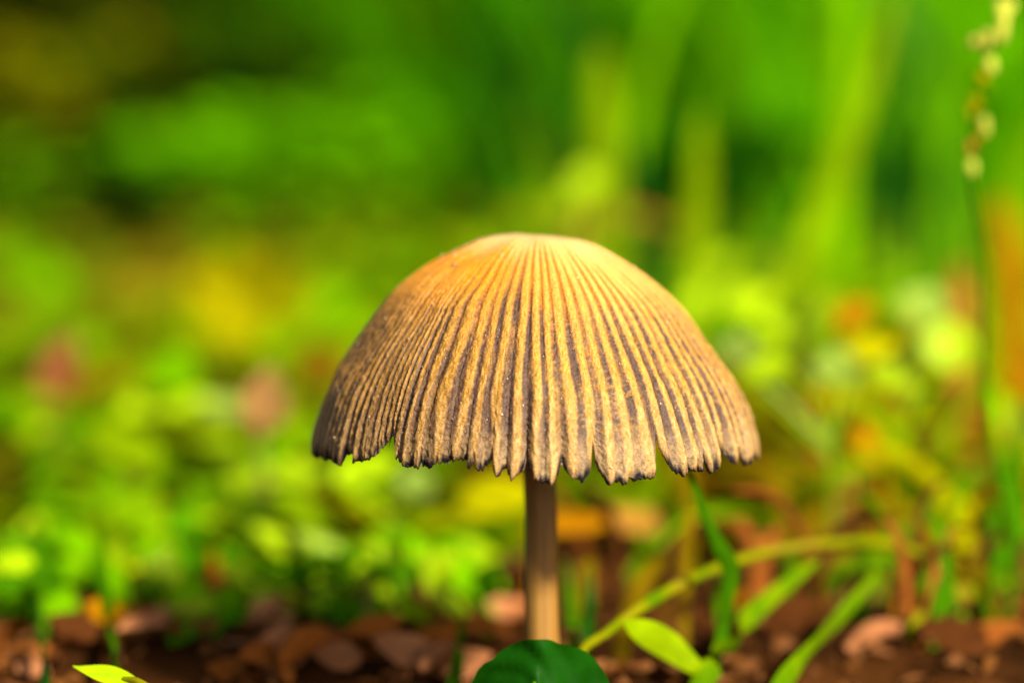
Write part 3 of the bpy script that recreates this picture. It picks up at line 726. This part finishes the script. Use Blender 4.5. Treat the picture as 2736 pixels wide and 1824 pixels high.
# ------------------------------------------------------------------ litter on the soil
kinds = [('brown', 'curled brown dead leaf scrap on the dark soil'), ('pinkish', 'pinkish tan dead leaf scrap on the dark soil'), ('dkbrown', 'dark brown rotting leaf scrap on the dark soil'), ('tan', 'pale dry leaf scrap on the dark soil'), ('orange', 'rust orange dead leaf scrap on the dark soil')]
for k in range(190):
    D0 = R.uniform(.210, .252); x = R.uniform(-150, 2500)
    g = ground_pt(x, D0)
    if abs(g.x-AXX) < .003 and abs(g.y-AX_D) < .003: continue
    if x > 1250 and (D0 < .2225 or R.random() < .35): continue
    if D0 < .219 and R.random() < .55: continue
    mt, lb = kinds[R.choices(range(5), [5, 4, 4, 1.5, 1.5])[0]] if x < 1250 else kinds[R.choices(range(5), [4, 0, 9, 0, .6])[0]]
    if D0 < .217 and mt in ('orange', 'tan'): mt, lb = kinds[0]
    L_ = R.uniform(.003, .0075); a = R.uniform(0, 6.28); up = R.uniform(-.1, .6)
    d = Vector((math.cos(a), math.sin(a), up)).normalized()
    b0 = g+Vector((0, 0, .0004)); t0 = b0+d*L_
    mb = MB(); add_leaf(mb, b0, t0, L_*R.uniform(.35, .7), Vector((R.uniform(-.5, .5), R.uniform(-.7, .2), 1)), R.choice([ovate, lance]), fold=R.uniform(-.3, .5), curl=R.uniform(-.05, .35), n=9, m=6, seed=k, scallop=.06)
    tag(mb.build('leaf_scrap', M[mt], origin=g), lb, 'dead leaf', 'dead leaf scraps on the soil')
for (x, D0, L_, a, up, mt, lb) in [(650, .217, .010, .2, .5, 'pinkish', 'broad pinkish dead leaf tilted up at the edge of the litter'), (760, .2155, .008, 2.6, .4, 'pinkish', 'pinkish dead leaf lying before the reddish brown twig'), (850, .221, .009, .4, .6, 'brown', 'reddish brown dead leaf standing on edge by the pinkish leaves'),
    (930, .217, .009, 2.9, .45, 'pinkish', 'curled pinkish dead leaf halfway from the twig to the round leaf'), (1010, .226, .008, .3, .5, 'brown', 'brown dead leaf below the lime seedlings near the stem'), (1060, .2165, .008, .1, .4, 'pinkish', 'pinkish dead leaf touching the dark round leaf'), (530, .216, .008, 2.8, .3, 'brown', 'brown dead leaf between spoon leaf and pinkish leaves'), (1830, .226, .009, .5, .5, 'dkbrown', 'dark brown dead leaf under the long slanting green blade'), (2200, .222, .010, 2.7, .3, 'dkbrown', 'long dark brown dead leaf before the flower spike foot')]:
    L_ *= .62; g = ground_pt(x, D0); d = Vector((math.cos(a), math.sin(a)*.6, up)).normalized(); b0 = g+Vector((-d.x*L_*.5, 0, .0003)); t0 = b0+d*L_
    mb = MB(); add_leaf(mb, b0, t0, L_*.55, Vector((R.uniform(.1, .5), -1, .7)), ovate, fold=R.uniform(-.2, .35), curl=R.uniform(.05, .3), n=12, m=7, seed=x, scallop=.05)
    tag(mb.build('dead_leaf', M[mt], origin=g), lb, 'dead leaf')
for (x0, y0, x1, y1, D0, r, mt, lb) in [(1940, 1540, 2110, 1470, .222, .0009, 'pinkish', 'pinkish grey twig lying under the small arching stalk'), (640, 1560, 780, 1480, .214, .0012, 'brown', 'reddish brown twig among pink leaf scraps'), (2120, 1480, 2175, 1462, .232, .0011, 'petal', 'pale pebble-like bark chip beside the small arching stalk'), (960, 1530, 1090, 1500, .214, .0009, 'pinkish', 'pinkish twig left of the dark round leaf')]:
    p0, p1 = P(x0, y0, D0), P(x1, y1, D0+.006)
    for p in (p0, p1): p.z = hgt(p.x, p.y)+r*1.1
    mb = MB(); add_tube(mb, [p0, p0.lerp(p1, .45)+Vector((0, 0, .0012)), p1], [r*.4, r, r*.8, r*.3], n=12)
    tag(mb.build('twig', M[mt], origin=p0), lb, 'twig')
mb = MB()                                      # crumbs too many to count
for k in range(5200):
    D0 = .19+.30*R.random()**1.2; x = R.uniform(-.5, .5)*D0*.62
    g = Vector((x, D0, hgt(x, D0)+.0002)); L_ = R.uniform(.0008, .003); a = R.uniform(0, 6.28)
    d = Vector((math.cos(a), math.sin(a), R.uniform(-.1, .5)))
    c = R.choice([(.10, .035, .010), (.20, .08, .025), (.05, .018, .006), (.15, .06, .02), (.12, .045, .01)])
    add_ribbon(mb, [g, g+d*L_*.5+Vector((0, 0, .0002)), g+d*L_], R.uniform(.0004, .0014), yaw=R.random()*3, n=3, color=c)
o = mb.build('litter_crumbs', leaf_mat('litter_bits', (1, 1, 1), .1, attr='tint', var=0, rough=.8)); tag(o, 'brown crumbs of leaf litter strewn over the soil', 'litter', kind='stuff')

# ------------------------------------------------------------------ masses behind: low cover, meadow grass, undergrowth with shade put into its leaf colours
def jit(c, k=.3):
    f = R.uniform(1-k, 1+k); return (c[0]*f*R.uniform(.8, 1.25), c[1]*f, c[2])
def cover():
    mb = MB()
    for k in range(4600):
        D0 = .236+.38*R.random()**1.25; x = R.uniform(-.23, .23)*D0*1.25
        xd = (x/D0*FP+1368)/PX
        z = R.uniform(.001, .0055+.013*(D0-.236)/.3)*(.55 if D0 < .252 else 1)
        if D0 < .262 and R.random() < .45: continue
        g = Vector((x, D0, hgt(x, D0)+z))
        L_ = R.uniform(.005, .011); a = R.uniform(0, 6.28); d = Vector((math.cos(a), math.sin(a), R.uniform(-.2, .7))).normalized()
        if D0 < (.262 if xd < 1150 else .275): continue
        if xd < 1150: c = R.choice([(.16, .32, .001), (.08, .22, .001), (.22, .30, .001), (.07, .07, .001), (.10, .20, .001), (.16, .08, .003)])
        else: c = R.choice([(.17, .15, .001), (.20, .12, .001), (.13, .17, .001), (.08, .05, .001), (.30, .15, .002), (.12, .20, .001)]) if D0 < .36 else R.choice([(.16, .38, .002), (.30, .30, .003), (.10, .30, .002), (.24, .38, .002)])
        if D0 > .42 and xd < 700: c = R.choice([(.16, .14, .004), (.10, .15, .003), (.22, .16, .006), (.10, .20, .003)])
        add_leaf(mb, g, g+d*L_, L_*R.uniform(.4, .7), Vector((R.uniform(-.6, .6), R.uniform(-1, .2), 1)), ovate, n=4, m=3, color=jit(c))
    tag(mb.build('ground_cover', M['mix']), 'low mat of tiny green and yellowing leaves over the soil', 'ground cover', kind='stuff')
cover()
def meadow():
    mb = MB()
    for k in range(7600):
        D0 = .64+1.9*R.random()**1.3; x = R.uniform(-.25, .25)*D0*1.3
        xd = (x/D0*FP+1368)/PX
        if xd < 760+R.uniform(-120, 120): continue
        g = Vector((x, D0, hgt(x, D0)-.003)); h = R.uniform(.035, .13); le = Vector((R.uniform(-.75, .75), R.uniform(-.5, .5), 0))*h
        c = R.choice([(.075, .31, .0005), (.06, .27, .0005), (.10, .35, .0005), (.15, .36, .0005), (.035, .21, .0005)])
        add_ribbon(mb, [g, g+Vector((0, 0, h*.5))+le*.3, g+Vector((0, 0, h))+le], R.uniform(.0022, .006), yaw=R.uniform(-1.2, 1.2), n=5, color=tuple(v*(.85+.4*math.sin(x*23+D0*7+1)*math.sin(D0*11+x*9)) for v in jit(c, .25)))
    tag(mb.build('meadow_grass', M['mix']), 'dense bright green meadow grass filling the background', 'grass', kind='stuff')
meadow()
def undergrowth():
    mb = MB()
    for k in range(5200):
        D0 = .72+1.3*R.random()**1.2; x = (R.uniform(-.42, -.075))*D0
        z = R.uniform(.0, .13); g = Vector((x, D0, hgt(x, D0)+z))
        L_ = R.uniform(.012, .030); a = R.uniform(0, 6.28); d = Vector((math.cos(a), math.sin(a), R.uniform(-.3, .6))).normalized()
        c = R.choice([(.014, .026, .001), (.03, .04, .001), (.045, .035, .003), (.010, .022, .001), (.04, .06, .001)])  # shade under the trees is painted in as dark leaf colours
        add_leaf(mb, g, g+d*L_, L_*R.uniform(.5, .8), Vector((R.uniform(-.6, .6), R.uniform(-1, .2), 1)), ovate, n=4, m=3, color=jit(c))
    tag(mb.build('undergrowth', M['mix']), 'leafy undergrowth beyond the seedlings, its shade put into dark leaf colours', 'undergrowth', kind='stuff')
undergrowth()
# leafy clumps standing before the undergrowth and the meadow
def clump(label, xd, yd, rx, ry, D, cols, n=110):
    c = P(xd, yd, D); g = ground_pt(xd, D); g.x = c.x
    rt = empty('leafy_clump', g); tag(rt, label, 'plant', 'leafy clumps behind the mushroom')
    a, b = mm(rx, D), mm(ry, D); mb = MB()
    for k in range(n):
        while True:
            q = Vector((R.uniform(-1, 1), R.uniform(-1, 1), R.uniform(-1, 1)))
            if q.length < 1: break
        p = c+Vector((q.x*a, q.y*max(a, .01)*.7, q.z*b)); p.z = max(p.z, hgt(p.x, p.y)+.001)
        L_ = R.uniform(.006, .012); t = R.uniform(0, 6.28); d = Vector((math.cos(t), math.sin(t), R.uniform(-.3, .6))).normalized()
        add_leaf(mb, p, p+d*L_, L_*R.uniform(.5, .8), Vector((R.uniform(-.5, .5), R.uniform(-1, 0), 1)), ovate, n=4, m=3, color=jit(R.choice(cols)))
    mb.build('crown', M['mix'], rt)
    mb = MB()
    for k in range(5):
        p = c+Vector((R.uniform(-.6, .6)*a, 0, R.uniform(-.2, .5)*b)); p.z = max(p.z, g.z+.003)
        add_tube(mb, [g-Vector((0, 0, .001)), g.lerp(p, .5)+Vector((0, 0, .001)), p], [.0009, .0007, .0004], n=6, sides=5)
    mb.build('stems', M['stalk'], rt)
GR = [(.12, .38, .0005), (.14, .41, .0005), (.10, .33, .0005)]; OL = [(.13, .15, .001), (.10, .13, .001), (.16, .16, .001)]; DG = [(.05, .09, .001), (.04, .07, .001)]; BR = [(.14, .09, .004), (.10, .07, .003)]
clump('green leafy clump in front of the dark undergrowth, lower one', 430, 370, 150, 65, .60, GR)
clump('green leafy clump between the undergrowth and the meadow', 620, 340, 150, 80, .61, GR)
clump('large green clump where the meadow grass begins', 830, 330, 150, 130, .62, GR, 160)
clump('tall dim green clump rising over the large green clump', 720, 130, 100, 110, .66, [(.06, .17, .001), (.08, .2, .001)])
clump('olive clump standing alone in the dark undergrowth', 70, 200, 80, 110, .66, OL)
clump('dim olive clump deep in the undergrowth', 340, 150, 90, 100, .68, DG+OL[:1])
clump('olive clump low before the dark hollow', 130, 620, 110, 80, .56, OL+GR[:1])
clump('dim green clump above the yellow flower', 650, 560, 190, 60, .60, DG+GR[:1])
clump('brownish clump beside the yellow flower', 340, 660, 130, 70, .54, BR+OL[:1])
clump('green clump at the margin of the dark undergrowth', 40, 420, 90, 90, .60, DG+GR[:1])
clump('clump coloured deep green for the shaded gap between the wide blade and the pointed blade', 1500, 430, 70, 80, .50, [(.008, .075, .001), (.012, .09, .001)], 130)  # this and the next three: shade of grass gaps put into leaf colour
clump('clump coloured deep green for the shaded gap between the pointed blade and the slanting long blade', 1710, 400, 75, 100, .50, [(.008, .075, .001), (.012, .09, .001)], 150)
clump('clump coloured deep green for a shaded gap at the left side of the wide straight blade', 1230, 330, 50, 70, .56, [(.012, .10, .001), (.02, .12, .001)], 80)
clump('clump coloured deep green for a shaded gap behind the slanting long blade', 2090, 420, 60, 90, .52, [(.012, .10, .001), (.02, .12, .001)], 90)
clump('clump coloured dark for the shade at the foot of the tall dim green clump', 590, 190, 90, 50, .62, [(.008, .03, .001), (.015, .04, .001)], 110)  # darkness of the shaded corner painted into the leaves
clump('clump coloured dark for the shaded hollow below the lower green clump', 290, 500, 80, 70, .57, [(.012, .03, .001), (.03, .03, .001)], 120)  # shade of the hollow painted as near-black leaves
